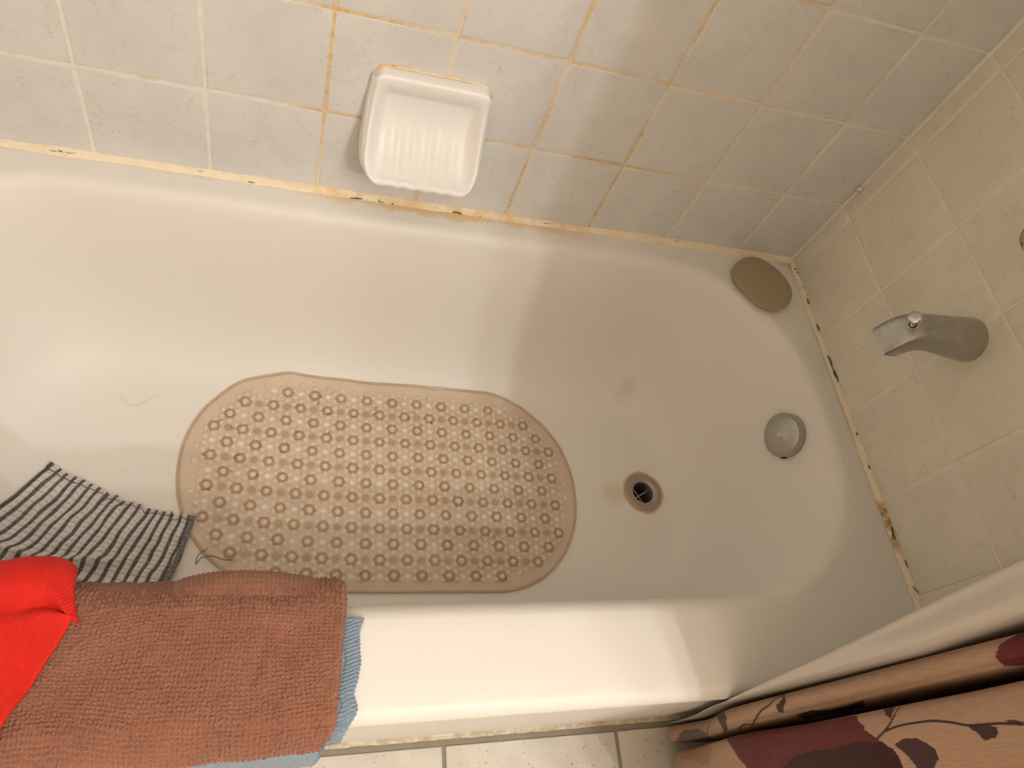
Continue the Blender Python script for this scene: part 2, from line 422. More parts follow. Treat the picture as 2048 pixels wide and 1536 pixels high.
# inset from the lip at each depth:  (z, front, back, right, left)
INS = [(0, 0, 0, 0, 0), (-.0012, .005, .005, .005, .006), (-.0045, .011, .011, .011, .014), (-.010, .017, .016, .016, .022), (-.019, .0215, .020, .021, .030),
       (-.035, .026, .025, .026, .040), (-.07, .032, .034, .034, .060), (-.12, .039, .044, .045, .085), (-.17, .046, .054, .057, .110), (-.21, .052, .064, .067, .135),
       (-.245, .060, .077, .076, .160), (-.272, .070, .092, .087, .185), (-.292, .083, .108, .099, .21), (-.306, .100, .126, .113, .24), (-.315, .120, .148, .130, .28), (ZT, .150, .175, .152, .32)]
rings = []
for (z, ins, r) in ((ZF, .010, .004), (-.05, .006, .004), (-.038, .003, .006), (-.028, .0005, .008), (-.018, 0, .010), (-.010, .0022, .010), (-.0045, .006, .010), (-.0012, .0105, .010), (0, .016, .010)):
    rings.append((rrect(-1.528, -.0005, -.772 + ins, -.0005, r, r), z))
for k in (1, 2, 3):
    a = rrect(-1.528, -.0005, -.756, -.0005, .010, .010); b = rrect(**LIP); rings.append((a + (b - a) * k / 4, 0))
for z, f_, b_, r_, l_ in INS:
    sh = (f_ + b_) / 2
    rings.append((rrect(LIP['x0'] + l_ * .5, LIP['x1'] - r_, LIP['y0'] + f_, LIP['y1'] - b_, LIP['rr'] - sh * .35, LIP['rl'] - sh * .3), z))
n = len(rings[0][0]); V = []; F = []
for pts, z in rings: V += [(x, y, z) for x, y in pts]
for i in range(len(rings) - 1):
    for k in range(n): F.append((i * n + k, i * n + (k + 1) % n, (i + 1) * n + (k + 1) % n, (i + 1) * n + k))
# flat bottom with the drain opening
DR = (-.239, -.365); last = (len(rings) - 1) * n
bot = [Vector(p) for p in rings[-1][0]]; hole = [Vector((DR[0] + .0225 * math.cos(2 * math.pi * k / 32), DR[1] + .0225 * math.sin(2 * math.pi * k / 32))) for k in range(32)]
ed = [(k, (k + 1) % n) for k in range(n)] + [(n + k, n + (k + 1) % 32) for k in range(32)]
v2, e2, f2, ov, _, _ = geometry.delaunay_2d_cdt(bot + hole, ed, [], 1, 1e-5)
mp = []
for q, src in enumerate(ov):
    s0 = src[0] if src else None
    if s0 is not None and s0 < n: mp.append(last + s0)
    else: mp.append(len(V)); V.append((v2[q].x, v2[q].y, ZT))
for f in f2:
    c = sum((v2[i] for i in f), Vector((0, 0))) / len(f)
    if (c - Vector(DR)).length > .0222: F.append(tuple(mp[i] for i in f))
tub = empty('bathtub', (-.76, -.38, ZF), label='white enamelled alcove bathtub with rust-stained back ledge', category='bathtub')
child('basin', V, F, M['enamel'], tub)

from mathutils.bvhtree import BVHTree
_bvh = BVHTree.FromPolygons([Vector(v) for v in V], [tuple(f) for f in F])
def surf_z(x, y):
    x, y = np.broadcast_arrays(np.asarray(x, float), np.asarray(y, float)); out = np.full(x.shape, ZT)
    for i in np.ndindex(x.shape):
        h = _bvh.ray_cast(Vector((x[i], y[i], .1)), Vector((0, 0, -1)))
        if h[0] is not None and (h[0] - Vector((DR[0], DR[1], h[0].z))).length > .03: out[i] = h[0].z
    return out
FR = np.array([(LIP['y0'] + f_, z) for z, f_, *_ in INS])
def basin_z(y):   # height of the front basin wall / bottom at y
    return np.interp(y, FR[:, 0], FR[:, 1])

# caulk beads: irregular quarter round strips in the joints
def bead(P0, P1, d_out, r0, n=260, seed=0, up=Vector((0, 0, 1))):
    P0, P1 = Vector(P0), Vector(P1); d_out = Vector(d_out); V = []; m = 6
    for i in range(n):
        t = i / (n - 1); c = P0.lerp(P1, t); L = (P1 - P0).length * t
        r = r0 * (1 + .10 * float(vnoise(L * 14, seed)) + .035 * float(vnoise(L * 70, seed + 5))); ru = r * (.9 + .12 * float(vnoise(L * 25, seed + 9)))
        for k in range(m):
            a = math.pi / 2 * k / (m - 1); bulge = .62 + .38 * abs(math.cos(2 * a))
            jit = 1 + .035 * float(vnoise(L * 160, k * 3.3, seed))
            V.append(c + d_out * (r * math.cos(a) * bulge * jit) + up * (ru * math.sin(a) * bulge * jit))
    return V, grid_faces(n, m)
cb = empty('caulk_bead', (-.76, -.004, .0), label='rust-stained caulk bead along the joint of tub and tiled long wall', category='caulk')
child('bead', *bead((-1.53, .001, -.001), (0, .001, -.001), (0, -1, 0), .0105, 500, 1), M['caulk'], cb)
cb2 = empty('caulk_bead', (-.004, -.37, .0), label='cracked yellowed caulk bead between tub deck and faucet wall', category='caulk')
child('bead', *bead((.001, 0, -.001), (.001, -.757, -.001), (-1, 0, 0), .0078, 300, 2), M['caulk'], cb2)
def crack(y0, y1, w_, parent, back=False):
    L = abs(y1 - y0); n_ = 9; V = []
    for i in range(n_):
        t = i / (n_ - 1); a = y0 + (y1 - y0) * t; ww = w_ * .65 * (.35 + .65 * math.sin(math.pi * t)) * (1 + .35 * float(vnoise(a * 400, 2)))
        zc = .0060 + .0012 * float(vnoise(a * 120, 7))
        for sg in (-1, 1):
            for dd in (.0002, .0012):
                V.append((a, -.0072 - dd, zc + sg * ww - .004) if back else (-.0022 - dd, a, zc + sg * ww + .0015))
    F = []
    for i in range(n_ - 1):
        for k in ((0, 1), (1, 3), (3, 2), (2, 0)): F.append((i * 4 + k[0], i * 4 + k[1], i * 4 + 4 + k[1], i * 4 + 4 + k[0]))
    return V, F
child('mildew_cracks', *merge([crack(a, b, w_, cb2) for a, b, w_ in ((-.024, -.030, .0012), (-.034, -.040, .0016), (-.100, -.114, .0014), (-.157, -.174, .0018), (-.226, -.252, .0014), (-.250, -.282, .0020), (-.380, -.386, .0010), (-.440, -.448, .0009), (-.545, -.566, .0011), (-.60, -.612, .0009), (-.638, -.650, .0010))]), M['mildew'], cb2, kind='stuff')
child('mildew_cracks', *merge([crack(a, b, w_, cb, True) for a, b, w_ in ((-1.002, -.992, .0007), (-.85, -.822, .0012), (-.806, -.796, .0008), (-.784, -.780, .0010), (-.682, -.666, .0013), (-.636, -.633, .0010), (-.30, -.295, .0010), (-.33, -.327, .0009))]), M['mildew'], cb, kind='stuff')
cb3 = empty('caulk_bead', (-.004, -.004, .3), label='pale caulk line rising up the inner corner of both walls', category='caulk')
child('bead', *bead((.001, .001, 0), (.001, .001, 1.6), (0, -1, 0), .0045, 260, 3, Vector((-1, 0, 0))), M['caulk_white'], cb3)
V, F = lathe([(.0005, -.003), (.0035, -.002), (.0042, .001), (.003, .0035), (.0008, .005)], 8)
V = [(x * 1.5 + .002 * math.sin(9 * z * 100), y, z) for x, y, z in V]
chip = child('caulk_chip', np.array(V) + np.array((-.006, -.006, .068 + .13)), F, M['caulk_white'], cb3)
cb4 = empty('caulk_bead', (-.6, -.768, ZF), label='thin dirty caulk line where the tub apron meets the floor tiles', category='caulk')
child('bead', *bead((-1.53, -.762, ZF), (0, -.762, ZF), (0, -1, 0), .0075, 260, 4), M['caulk_dirty'], cb4)

# ------------------------------------------------------------------ drain
dr = empty('drain', (DR[0], DR[1], ZT), label='grey metal drain ring with open dark hole in the tub bottom', category='drain')
V, F = lathe([(.0380, -.001), (.0382, .0012), (.0365, .0022), (.0250, .0012), (.0222, -.001), (.0212, -.006), (.0208, -.05)], 48, False, False)
link('flange', mesh('flange', V, F), M['drain_metal'], dr)
V, F = lathe([(.0221, -.004), (.0215, -.03), (.0215, -.055)], 32, False, True)
link('drain_well', mesh('drain_well', [(x * .985, y * .985, z) for x, y, z in V], F), M['black'], dr)
V, F = merge([box(-.0012, .0012, -.021, .021, -.030, -.022), box(-.021, .021, -.0012, .0012, -.030, -.022)])
cr = link('crossbar', mesh('crossbar', V, F, False), M['drain_metal'], dr); cr.rotation_euler.z = .5

# ------------------------------------------------------------------ overflow plate on the end slope
ov = empty('overflow_plate', (-.080, -.353, -.070), label='round dull chrome overflow cover with centre screw on the tub end', category='overflow cover')
nrm = Vector((-1, .0, .16)).normalized(); ov.rotation_euler = nrm.to_track_quat('Z', 'Y').to_euler()
V, F = lathe([(.0385, -.016), (.0397, .004), (.0396, .0105), (.0385, .0128), (.0360, .0140), (.028, .0150), (.004, .0160)], 48)
ovc = link('cover', mesh('cover', V, F), M['chrome'], ov)
V, F = lathe([(.0045, .0150), (.0045, .0168), (.0038, .0174), (.0026, .0172), (.0022, .0150)], 16, False, False)
link('screw', mesh('screw', V, F), M['chrome_clean'], ov)
V, F = box(-.004, .004, -.0415, -.036, .003, .010)
q = ov.rotation_euler.to_matrix().inverted() @ Vector((0, -1, -.36)); an = math.atan2(q.y, q.x) + math.pi / 2
rt = Matrix.Rotation(an, 3, 'Z'); V = [rt @ Vector(v) for v in V]
link('drain_slot', mesh('drain_slot', V, F, False), M['black'], ov)

# ------------------------------------------------------------------ tub spout
sp = empty('tub_spout', (0, -.350, .248), label='spotted grey chrome tub spout with pull-up diverter knob', category='faucet')
# side profile as pairs of a top and a bottom point (x, z), half width, squareness
sec = [(0, .0325, 0, -.0325, .0320, 2.0), (-.004, .0325, -.004, -.0325, .0320, 2.0), (-.016, .0320, -.015, -.0310, .0312, 2.0), (-.040, .0300, -.035, -.0262, .0288, 2.2), (-.070, .0272, -.058, -.0200, .0264, 2.6),
       (-.098, .0238, -.078, -.0145, .0248, 3.2), (-.116, .0180, -.092, -.0130, .0240, 4.), (-.128, .0070, -.102, -.0160, .0236, 5.), (-.1355, -.0090, -.109, -.0215, .0232, 6.), (-.1405, -.0265, -.113, -.0285, .0228, 6.)]
cv = crom(sec, 5); N = 36; V = []
for i, (xt, zt, xb, zb_, hw, e) in enumerate(cv):
    cx_, cz_ = (xt + xb) / 2, (zt + zb_) / 2; hx_, hz_ = (xt - xb) / 2, (zt - zb_) / 2
    for k in range(N):
        a = 2 * math.pi * k / N; ca, sa = math.cos(a), math.sin(a)
        py = hw * abs(ca) ** (2 / e) * np.sign(ca); q_ = abs(sa) ** (2 / e) * np.sign(sa)
        V.append((cx_ + hx_ * q_, py, cz_ + hz_ * q_))
tx, tz = -.12, -.99
m_ = len(cv); F = grid_faces(m_, N, False, True)
# recessed dark mouth
i0 = (m_ - 1) * N; inner = []
c = np.array(((cv[-1][0] + cv[-1][2]) / 2, 0, (cv[-1][1] + cv[-1][3]) / 2))
for k in range(N): v = np.array(V[i0 + k]); inner.append(c + (v - c) * .86)
b = len(V); V += [tuple(v) for v in inner]
for k in range(N): F.append((i0 + k, i0 + (k + 1) % N, b + (k + 1) % N, b + k))
link('spout_body', mesh('spout_body', V, F), M['chrome'], sp)
V2 = [tuple(v) for v in inner] + [tuple(v - np.array((tx, 0, tz)) * .012) for v in inner]
F2 = grid_faces(2, N, False, True) + [tuple(N + k for k in range(N))]
link('spout_mouth', mesh('spout_mouth', V2, F2), M['black'], sp)
# diverter: short stem and flared knob, leaning with the curve of the spout
V, F = lathe([(.0065, -.004), (.0065, .0015), (.005, .0025), (.0034, .003), (.0034, .017), (.0048, .0180), (.0088, .0205), (.0098, .0225), (.0090, .0242), (.004, .0250)], 24)
dv = link('diverter_knob', mesh('diverter_knob', V, F), M['chrome_clean'], sp, (-.1165, 0, .0150)); dv.rotation_euler = (0, -.60, 0)
V, F = lathe([(.0052, .002), (.0052, .0034)], 16); link('diverter_seal', mesh('diverter_seal', V, F), M['black'], dv)

# shower valve handle (its tip reaches into the frame above the spout)
vh = empty('faucet_handle', (0, -.316, .420), label='round chrome faucet handle cut by the right edge of the photo', category='faucet handle')
V, F = lathe([(.030, 0), (.030, .003), (.024, .009), (.012, .012), (.011, .030), (.020, .034), (.0235, .042), (.0235, .052), (.019, .059), (.006, .061)], 32)
me = mesh('knob', V, F); ob = link('knob', me, M['chrome_clean'], vh); ob.rotation_euler = (0, -math.pi / 2, 0)

# ------------------------------------------------------------------ ceramic soap dish
sd = empty('soap_dish', (-.765, 0, .14), label='white ceramic wall soap dish with ribbed tray', category='soap dish')
XC = -.7620; HW = .0805
rail = crom([(.000, .2440), (.012, .2445), (.0195, .2420), (.0225, .2340), (.0235, .2200), (.0265, .2050), (.034, .1830), (.046, .1620), (.060, .1430), (.073, .1300), (.0830, .1225)], 6)   # (depth, z)
tray = crom([(.000, .2440), (.012, .2445), (.0195, .2420), (.0205, .2320), (.0170, .2220), (.0100, .2080), (.0115, .1800), (.0215, .1530), (.040, .1325), (.062, .1195), (.0810, .1170)], 6)
under = crom([(.0830, .1200), (.0855, .1150), (.0825, .1090), (.072, .1035), (.046, .0925), (.018, .0805), (.0, .0745)], 5)
nt = len(rail); tt = np.linspace(0, 1, nt)
us = np.unique(np.concatenate([np.linspace(-1, 1, 91)])); V = []
rows = []
def dish_x(u, z, d):     # half width varies with height, rounded corners seen from the front
    w_ = HW + .004 * math.sin(max(0, min(1, (.245 - z) / .15)) * math.pi * .6)
    return XC + u * w_
for u in us:
    au = abs(u); wr = float(smoothstep(au, .70, .98)); row = []
    rib = 0
    for k in range(nt):
        t = tt[k]; p_ = tray[k] * (1 - wr) + rail[k] * wr
        ribm = float(smoothstep(t, .58, .74)) * (1 - float(smoothstep(au, .66, .74)))
        rz = .0062 * ribm * (.5 + .5 * math.cos(u * math.pi * 7.6)) ** .6
        edge = float(smoothstep(au, .90, 1.0)); drop = 1 - math.sqrt(max(0, 1 - ((au - .90) / .10) ** 2)) if au > .90 else 0
        d, z = p_[0] - .010 * drop * min(1, t * 4 + .3), p_[1] + rz - .004 * drop * (t > .05)
        rc = .030; zz = max(0, t - .80) / .20; cut = max(0, au - .72) / .28
        d -= .022 * (cut ** 2.2) * zz ** 1.5           # rounded front corners
        topc = max(0, .26 - t) / .26; z -= .015 * (max(0, au - .82) / .18) ** 2.4 * topc ** .6
        d = max(d, 0.); row.append((dish_x(u, z, d), -d, z - rz * .6 * float(smoothstep(t, .86, 1))))
    front = row[-1]
    for q in range(1, len(under)):
        d, z = under[q]; s = d / .09
        fd = -front[1] / .083
        row.append((XC + (front[0] - XC) * (1 - .10 * q / len(under)), -d * fd, front[2] + (z - under[0][1]) * (1 - .25 * float(smoothstep(au, .6, 1)))))
    rows.append(row)
# side skirts: from the rim back to the wall
def skirt(row, sgn):
    out = []
    for f in (.985, .93, .80, .55, .25, 0.):
        r = []
        for (x, y, z) in row:
            b_ = math.sqrt(max(0, 1 - f * f)); r.append((x + sgn * (.0035 * min(1, b_ * 1.3)) * min(1, -y / .02), y * f, z))
        out.append(r)
    return out
rows = list(reversed(skirt(rows[0], -1))) + rows + skirt(rows[-1], 1)
V = [v for r in rows for v in r]; F = grid_faces(len(rows), len(rows[0]))
child('dish_body', V, F, M['ceramic'], sd)
V, F = lathe([(.0006, 0), (.0008, .0004), (.0002, .0010)], 6)
cvp = rail[0]
# thin stained caulk around the flange
Pc = []
for k in range(60):
    a = 2 * math.pi * k / 60; ex = 9.; ca, sa = math.cos(a), math.sin(a)
    Pc.append((XC + (HW + .0015) * abs(ca) ** (2 / ex) * np.sign(ca), -.0006, .158 + .088 * abs(sa) ** (2 / ex) * np.sign(sa)))
child('dish_caulk', *tube(Pc, [.0021 + .0008 * float(vnoise(k * .7, 3)) for k in range(60)], 6, True), M['caulk'], sd)

# ------------------------------------------------------------------ tan oval disc lying on the corner of the deck
OUT = [(-0.160, -0.065), (-0.151, -0.048), (-0.131, -0.03), (-0.112, -0.021), (-0.092, -0.021), (-0.073, -0.028), (-0.052, -0.047), (-0.041, -0.069), (-0.039, -0.09),
       (-0.046, -0.11), (-0.061, -0.128), (-0.083, -0.139), (-0.102, -0.142), (-0.122, -0.136), (-0.136, -0.122), (-0.151, -0.103), (-0.160, -0.086)]
Q = np.array(OUT + OUT[:3]); cc = crom(Q, 5)[5:-5]; cc = cc[:17 * 5]; ctr = cc.mean(0)
V = []; prof = [(.985, .0095), (1.0, .0110), (1.0, .0128), (.992, .0140), (.975, .0145), (.5, .0147), (.02, .0147)]
for s, z in prof: V += [(ctr[0] + (x - ctr[0]) * s, ctr[1] + (y - ctr[1]) * s, z) for x, y in cc]
F = grid_faces(len(prof), len(cc), False, True, True); F.append(tuple((len(prof) - 1) * len(cc) + k for k in range(len(cc)))); F.append(tuple(reversed(range(len(cc)))))
di = empty('oval_disc', (ctr[0], ctr[1], .0), label='flat tan oval disc lying in the far corner of the tub deck', category='disc')
child('disc', V, F, M['tan_disc'], di)
V, F = lathe([(.016, 0), (.020, .003), (.020, .0100)], 24)
child('foot', np.array(V) + np.array((-.085, -.066, -.0005)), F, M['tan_disc'], di)

# ------------------------------------------------------------------ bath mat
ZM = ZT
def bend(x, y):
    x = np.asarray(x, float); y = np.asarray(y, float)
    return x, y + .017 * (np.clip(-.69 - x, 0, None) / .34) ** 2 - .006 * np.clip((x + .69) / .3, 0, 1)
def mat_z(x, y): return surf_z(x, y) + .0006
mt = empty('bath_mat', (-.735, -.36, ZT), label='clear brownish oval vinyl bath mat covered in suction bumps', category='bath mat')
MX0, MX1, MYC, MHY = -1.082, -.388, -.3615, .1935
out = []
NB = 150
for k in range(NB):
    a = 2 * math.pi * k / NB; ca, sa = math.cos(a), math.sin(a); ax = .185
    x = (MX1 - ax if ca > 0 else MX0 + ax) + ax * abs(ca) ** (2 / 2.1) * np.sign(ca)
    if abs(ca) < .10: x = None
    out.append((x, MYC + MHY * abs(sa) ** (2 / 2.1) * np.sign(sa), a))
pts = [p_ for p_ in out if p_[0] is not None]
O2 = []
for q, p_ in enumerate(pts):
    O2.append((p_[0], p_[1])); nx = pts[(q + 1) % len(pts)]
    if abs(nx[0] - p_[0]) > .08:
        for k in range(1, 24): O2.append((p_[0] + (nx[0] - p_[0]) * k / 24, p_[1] + (nx[1] - p_[1]) * k / 24))
O2 = np.array(O2); ang = np.arange(len(O2))
wv = .0013 * vnoise(O2[:, 0] * 22, O2[:, 1] * 22, 0, 4) * smoothstep(O2[:, 1], -.30, -.2) * smoothstep(-O2[:, 0], .55, .75)
O2[:, 1] += wv; bx, by = bend(O2[:, 0], O2[:, 1]); O2 = np.stack([bx, by], 1)
LA, LB = .01165, .0135
big, hol, dsc, sml = [], [], [], []
def inside(x, y, mgn):
    cx = min(max(x, MX0 + .185), MX1 - .185); ex = (x - cx) / (.185 - mgn); ey = (y - MYC) / (MHY - mgn)
    return abs(ex) ** 2.1 + abs(ey) ** 2.1 < 1
for k in range(-32, 33):
    for m in range(-16, 17):
        if k % 2:
            x, y = -.6875 + k * LA, -.3645 + (m + .5) * LB; typ = 's'
        else:
            x, y = -.6875 + k * LA, -.3645 + m * LB
            typ = ('bsds' if k % 4 == 0 else 'hsbs')[m % 4]
        mg = .022 if typ in 'bhd' else .017
        if not inside(x, y, mg): continue
        bx, by = bend(x, y); {'b': big, 's': sml, 'd': dsc, 'h': hol}[typ].append((float(bx), float(by)))
# sheet: outline with real holes, thin slab
TH = .0022
vs = [Vector(p_) for p_ in O2]; ed = [(k, (k + 1) % len(vs)) for k in range(len(vs))]
for hx, hy in hol:
    b = len(vs); vs += [Vector((hx + .0046 * math.cos(q * math.pi / 6), hy + .0046 * math.sin(q * math.pi / 6))) for q in range(12)]
    ed += [(b + q, b + (q + 1) % 12) for q in range(12)]
for gx in np.arange(-1.06, -.4, .02):
    for gy in np.arange(-.54, -.17, .02):
        if inside(gx, gy, .01) and all((gx - hx) ** 2 + (gy - hy) ** 2 > .007 ** 2 for hx, hy in hol): vs.append(Vector((float(gx), float(gy))))
v2, e2, f2, *_ = geometry.delaunay_2d_cdt(vs, ed, [], 1, 1e-6)
H = np.array(hol); FF = []
for f in f2:
    c = sum((v2[i] for i in f), Vector((0, 0))) / len(f)
    if ((H - np.array(c)) ** 2).sum(1).min() > .0043 ** 2: FF.append(tuple(f))
X = np.array([(v.x, v.y) for v in v2]); zz = mat_z(X[:, 0], X[:, 1])
nv = len(X); V = [(x, y, z + TH) for (x, y), z in zip(X, zz)] + [(x, y, z + .0002) for (x, y), z in zip(X, zz)]
cnt = {}
for f in FF:
    for i in range(len(f)): cnt[(f[i], f[(i + 1) % len(f)])] = 1
F = list(FF)
for (a, b) in cnt:
    if (b, a) not in cnt: F.append((b, a, a + nv, b + nv))
child('mat_sheet', V, F, M['vinyl'], mt, smooth=False)
child('rim_bead', *tube([(x, y, float(mat_z(x, y)) + .0022) for x, y in O2], .0024, 8, True), M['vinyl_rim'], mt)
LP = np.array((-.735, -.36, ZT))
def dome(r, h, n=14, rings_=4, ring=0.):
    pr = [(r * math.cos(a), h * math.sin(a)) for a in np.linspace(0, math.pi / 2 * .93, rings_)]
    return lathe(pr, n, False, True)
db = mesh('suction_bump', *dome(.0054, .0050, 18, 6)); db.materials.append(M['vinyl_dome'])
cup = mesh('suction_cup', *lathe([(.0105, .0002), (.0098, .0010), (.0082, .0014), (.0072, .0008), (.0056, .0006)], 20, False, False)); cup.materials.append(M['vinyl_cup'])
ds = mesh('flat_dot', *lathe([(.0068, .0), (.0064, .0006), (.005, .0005)], 18, False, True)); ds.materials.append(M['vinyl_disc'])
sm = mesh('small_bump', *dome(.0048, .0034, 14, 5)); sm.materials.append(M['vinyl_small'])
def put(name, me, x, y, dz=0., sc=1.):
    o = link(name, me, None, mt, Vector((x, y, float(mat_z(x, y)) + TH + dz)) - Vector(LP)); o.scale = (sc, sc, sc); return o
for x, y in big:
    s = random.uniform(.93, 1.06)
    c_ = put('suction_cup', cup, x, y, .0001, s)
    b_ = link('suction_bump', db, None, c_)
for x, y in dsc: put('flat_dot', ds, x, y, .0001)
CAM = np.array((-.92735, -.84456, .852))
sml.sort(key=lambda p_: (p_[0] - CAM[0]) ** 2 + (p_[1] - CAM[1]) ** 2)
for x, y in sml[:300]: put('small_bump', sm, x, y, 0, random.uniform(.9, 1.05))
parts = []
sv = np.array([tuple(v.co) for v in sm.vertices]); sf = [tuple(p_.vertices) for p_ in sm.polygons]
for x, y in sml[300:]: parts.append((sv * random.uniform(.9, 1.05) + np.array((x, y, float(mat_z(x, y)) + TH)), sf))
child('small_bumps', *merge(parts), M['vinyl_small'], mt, kind='stuff')

# ------------------------------------------------------------------ cloths over the front rim
# support profile across the rim, from inside the basin over the top to the outside
PR = np.array([(-.598, -.150), (-.606, -.090), (-.616, -.045), (-.624, -.020), (-.633, -.006), (-.645, .0005), (-.660, .001), (-.750, .001), (-.766, -.001), (-.779, -.007), (-.789, -.017), (-.796, -.032), (-.800, -.060), (-.802, -.15), (-.803, -.36)])
PR = crom(PR, 10); PRd = np.r_[0, np.cumsum(np.linalg.norm(np.diff(PR, axis=0), axis=1))]
S_TOP = float(np.interp(.645, -PR[:, 0][:60], PRd[:60]))   # arc length where the flat top begins
def prof(s, off=0.):
    s = np.asarray(s, float); y = np.interp(s, PRd, PR[:, 0]); z = np.interp(s, PRd, PR[:, 1])
    e = .004; dy = np.interp(s + e, PRd, PR[:, 0]) - np.interp(s - e, PRd, PR[:, 0]); dz = np.interp(s + e, PRd, PR[:, 1]) - np.interp(s - e, PRd, PR[:, 1])
    L = np.hypot(dy, dz) + 1e-9; ny, nz = dz / L, -dy / L
    return y + ny * off, z + nz * off
def slab(X, S, OFF, th, name, mat, parent, cols=None, uv=None, close=True, dy=0.):
    """cloth: top grid at OFF, underside at OFF-th, closed at the edges"""
    Y, Z = prof(S, OFF); Yb, Zb = prof(S, OFF - th); nu, nv = X.shape; Y = Y + dy; Yb = Yb + dy
    T = np.stack([X, Y, Z], -1).reshape(-1, 3); B = np.stack([X, Yb, Zb], -1).reshape(-1, 3)
    V = np.vstack([T, B]); k = nu * nv; F = grid_faces(nu, nv) + [tuple(reversed([i + k for i in f])) for f in grid_faces(nu, nv)]
    bd = [(i, 0) for i in range(nu)] + [(nu - 1, j) for j in range(1, nv)] + [(i, nv - 1) for i in range(nu - 2, -1, -1)] + [(0, j) for j in range(nv - 2, 0, -1)]
    bi = [a * nv + b for a, b in bd]
    for q in range(len(bi)): a, b = bi[q], bi[(q + 1) % len(bi)]; F.append((b, a, a + k, b + k))
    o = child(name, V, F, mat, parent)
    if uv is not None:
        l = o.data.uv_layers.new(name='UVMap'); U = np.tile(np.stack([uv[0].ravel(), uv[1].ravel()], 1), (2, 1))
        idx = np.zeros(len(o.data.loops), int); o.data.loops.foreach_get('vertex_index', idx); l.data.foreach_set('uv', U[idx].ravel())
    return o
# --- blue cloth underneath
bl = empty('blue_cloth', (-.95, -.70, .0), label='folded grey-blue cloth under the brown towel on the tub rim', category='cloth')
nx_, ns_ = 200, 170
u, v = np.meshgrid(np.linspace(0, 1, nx_), np.linspace(0, 1, ns_), indexing='ij')
S0, S1 = S_TOP + .016, S_TOP + .143
S = S0 + 0 * v
xr = -.8235 - .012 * v - .010 * smoothstep(v, .75, 1.) - .002 * vnoise(v * 8, 0)
X = -1.36 + (xr + 1.36) * u ** .7
S_e = S_TOP + .138 + .064 * smoothstep(-X, .857, .872)
S = S0 + (S_e - S0) * v
Soff = .0045 + .0008 * vnoise(X * 30, S * 30)
hem = smoothstep(-X + xr, .018, .014) if False else (xr - X < .016)
S_end = S
OFF = Soff + np.where(hem, .0013 + .0009 * np.sin(S * 2 * math.pi / .0042), 0) - np.where(np.abs(xr - X - .0165) < .0012, .0008, 0)
slab(X, S, OFF, .004, 'cloth_body', M['blue'], bl)
nb, mb = 700, 14    # overlocked edge built denser
v1 = np.linspace(0, 1, nb); hv, hu = np.meshgrid(v1, np.linspace(0, 1, mb), indexing='xy')
Sh = S0 + (S_TOP + .143 - S0) * hv; xrh = -.8235 - .012 * hv - .010 * smoothstep(hv, .75, 1.) - .002 * vnoise(hv * 8, 0)
Xh = xrh - .015 + .0168 * hu + .0006 * np.sin(Sh * 2 * math.pi / .0045) * (hu > .9)
ph = (Sh + .006 * hu) * 2 * math.pi / .0042
Oh = .0068 + .0010 * np.sin(ph) * np.sin(np.clip(hu, 0, 1) * math.pi) ** .5 - .0035 * hu ** 3 - .002 * (1 - hu) ** 4
slab(Xh, Sh, Oh, .0045, 'stitched_hem', M['blue'], bl)

# --- brown knit towel
bt = empty('towel', (-1.0, -.70, .0), label='brown knitted terry towel folded over the tub rim', category='towel')
def knit(a, b, pa, pb):      # woven loop relief, a across, b along
    return (.5 + .5 * np.cos(2 * np.pi * a / pa)) ** .6 * (.5 + .5 * np.cos(2 * np.pi * (b / pb + .18 * np.cos(2 * np.pi * a / pa)))) ** .6
nx_, ns_ = 720, 360
u, v = np.meshgrid(np.linspace(0, 1, nx_), np.linspace(0, 1, ns_), indexing='ij')
x_right = -.8385 - .013 * v - .014 * smoothstep(v, .86, 1) * (v - .86) / .14 - .030 * (1 - smoothstep(v, 0, .22)) ** 2
X = -1.42 + (x_right + 1.42) * u ** .9
s_in = S_TOP - .055 + 0 * X
s_out = S_TOP + .145 + .030 * smoothstep(-X, 1.05, 1.4) + .004 * vnoise(X * 9, 1.)
S = s_in + (s_out - s_in) * v
wr_ = .0016 * fbm(X * 16, S * 16, 0, 3, 2) + .0045 * np.exp(-((S - S_TOP - .012) / .010) ** 2) * smoothstep(-X, .86, .90) * (1 - smoothstep(-X, .93, 1.0)) \
    + .0022 * np.exp(-((X + .925 + .25 * (S - S_TOP - .07)) / .008) ** 2) * np.exp(-((S - S_TOP - .06) / .035) ** 2) \
    - .0022 * np.exp(-((X + .935 + .25 * (S - S_TOP - .07)) / .006) ** 2) * np.exp(-((S - S_TOP - .06) / .035) ** 2)
aw = X + .0045 * vnoise(X * 12, S * 12, 0, 6) + .0006 * vnoise(X * 150, S * 150, 0, 16) + .25 * (S - S_TOP) * .1
bw = S + .0045 * vnoise(X * 12, S * 12, 0, 8) + .0006 * vnoise(X * 150, S * 150, 0, 18)
mess = np.clip(smoothstep(vnoise(X * 11, S * 11, 0, 11), .2, 1.3) * .9 + .15, 0, 1)
kn = knit(aw, bw, .0046, .0041) * (1 - .55 * mess) + mess * .55 * (fbm(X * 260, S * 200, 0, 2, 5) * .5 + .5)
OFF = .0125 + wr_ + .0024 * kn + .0005 * fbm(X * 500, S * 500, 0, 2, 9)
edge = np.minimum(np.minimum((x_right - X), (S - s_in)), (s_out - S)); OFF -= .004 * (1 - smoothstep(edge, 0, .006))
slab(X, S, OFF, .007, 'towel_body', M['brown'], bt)
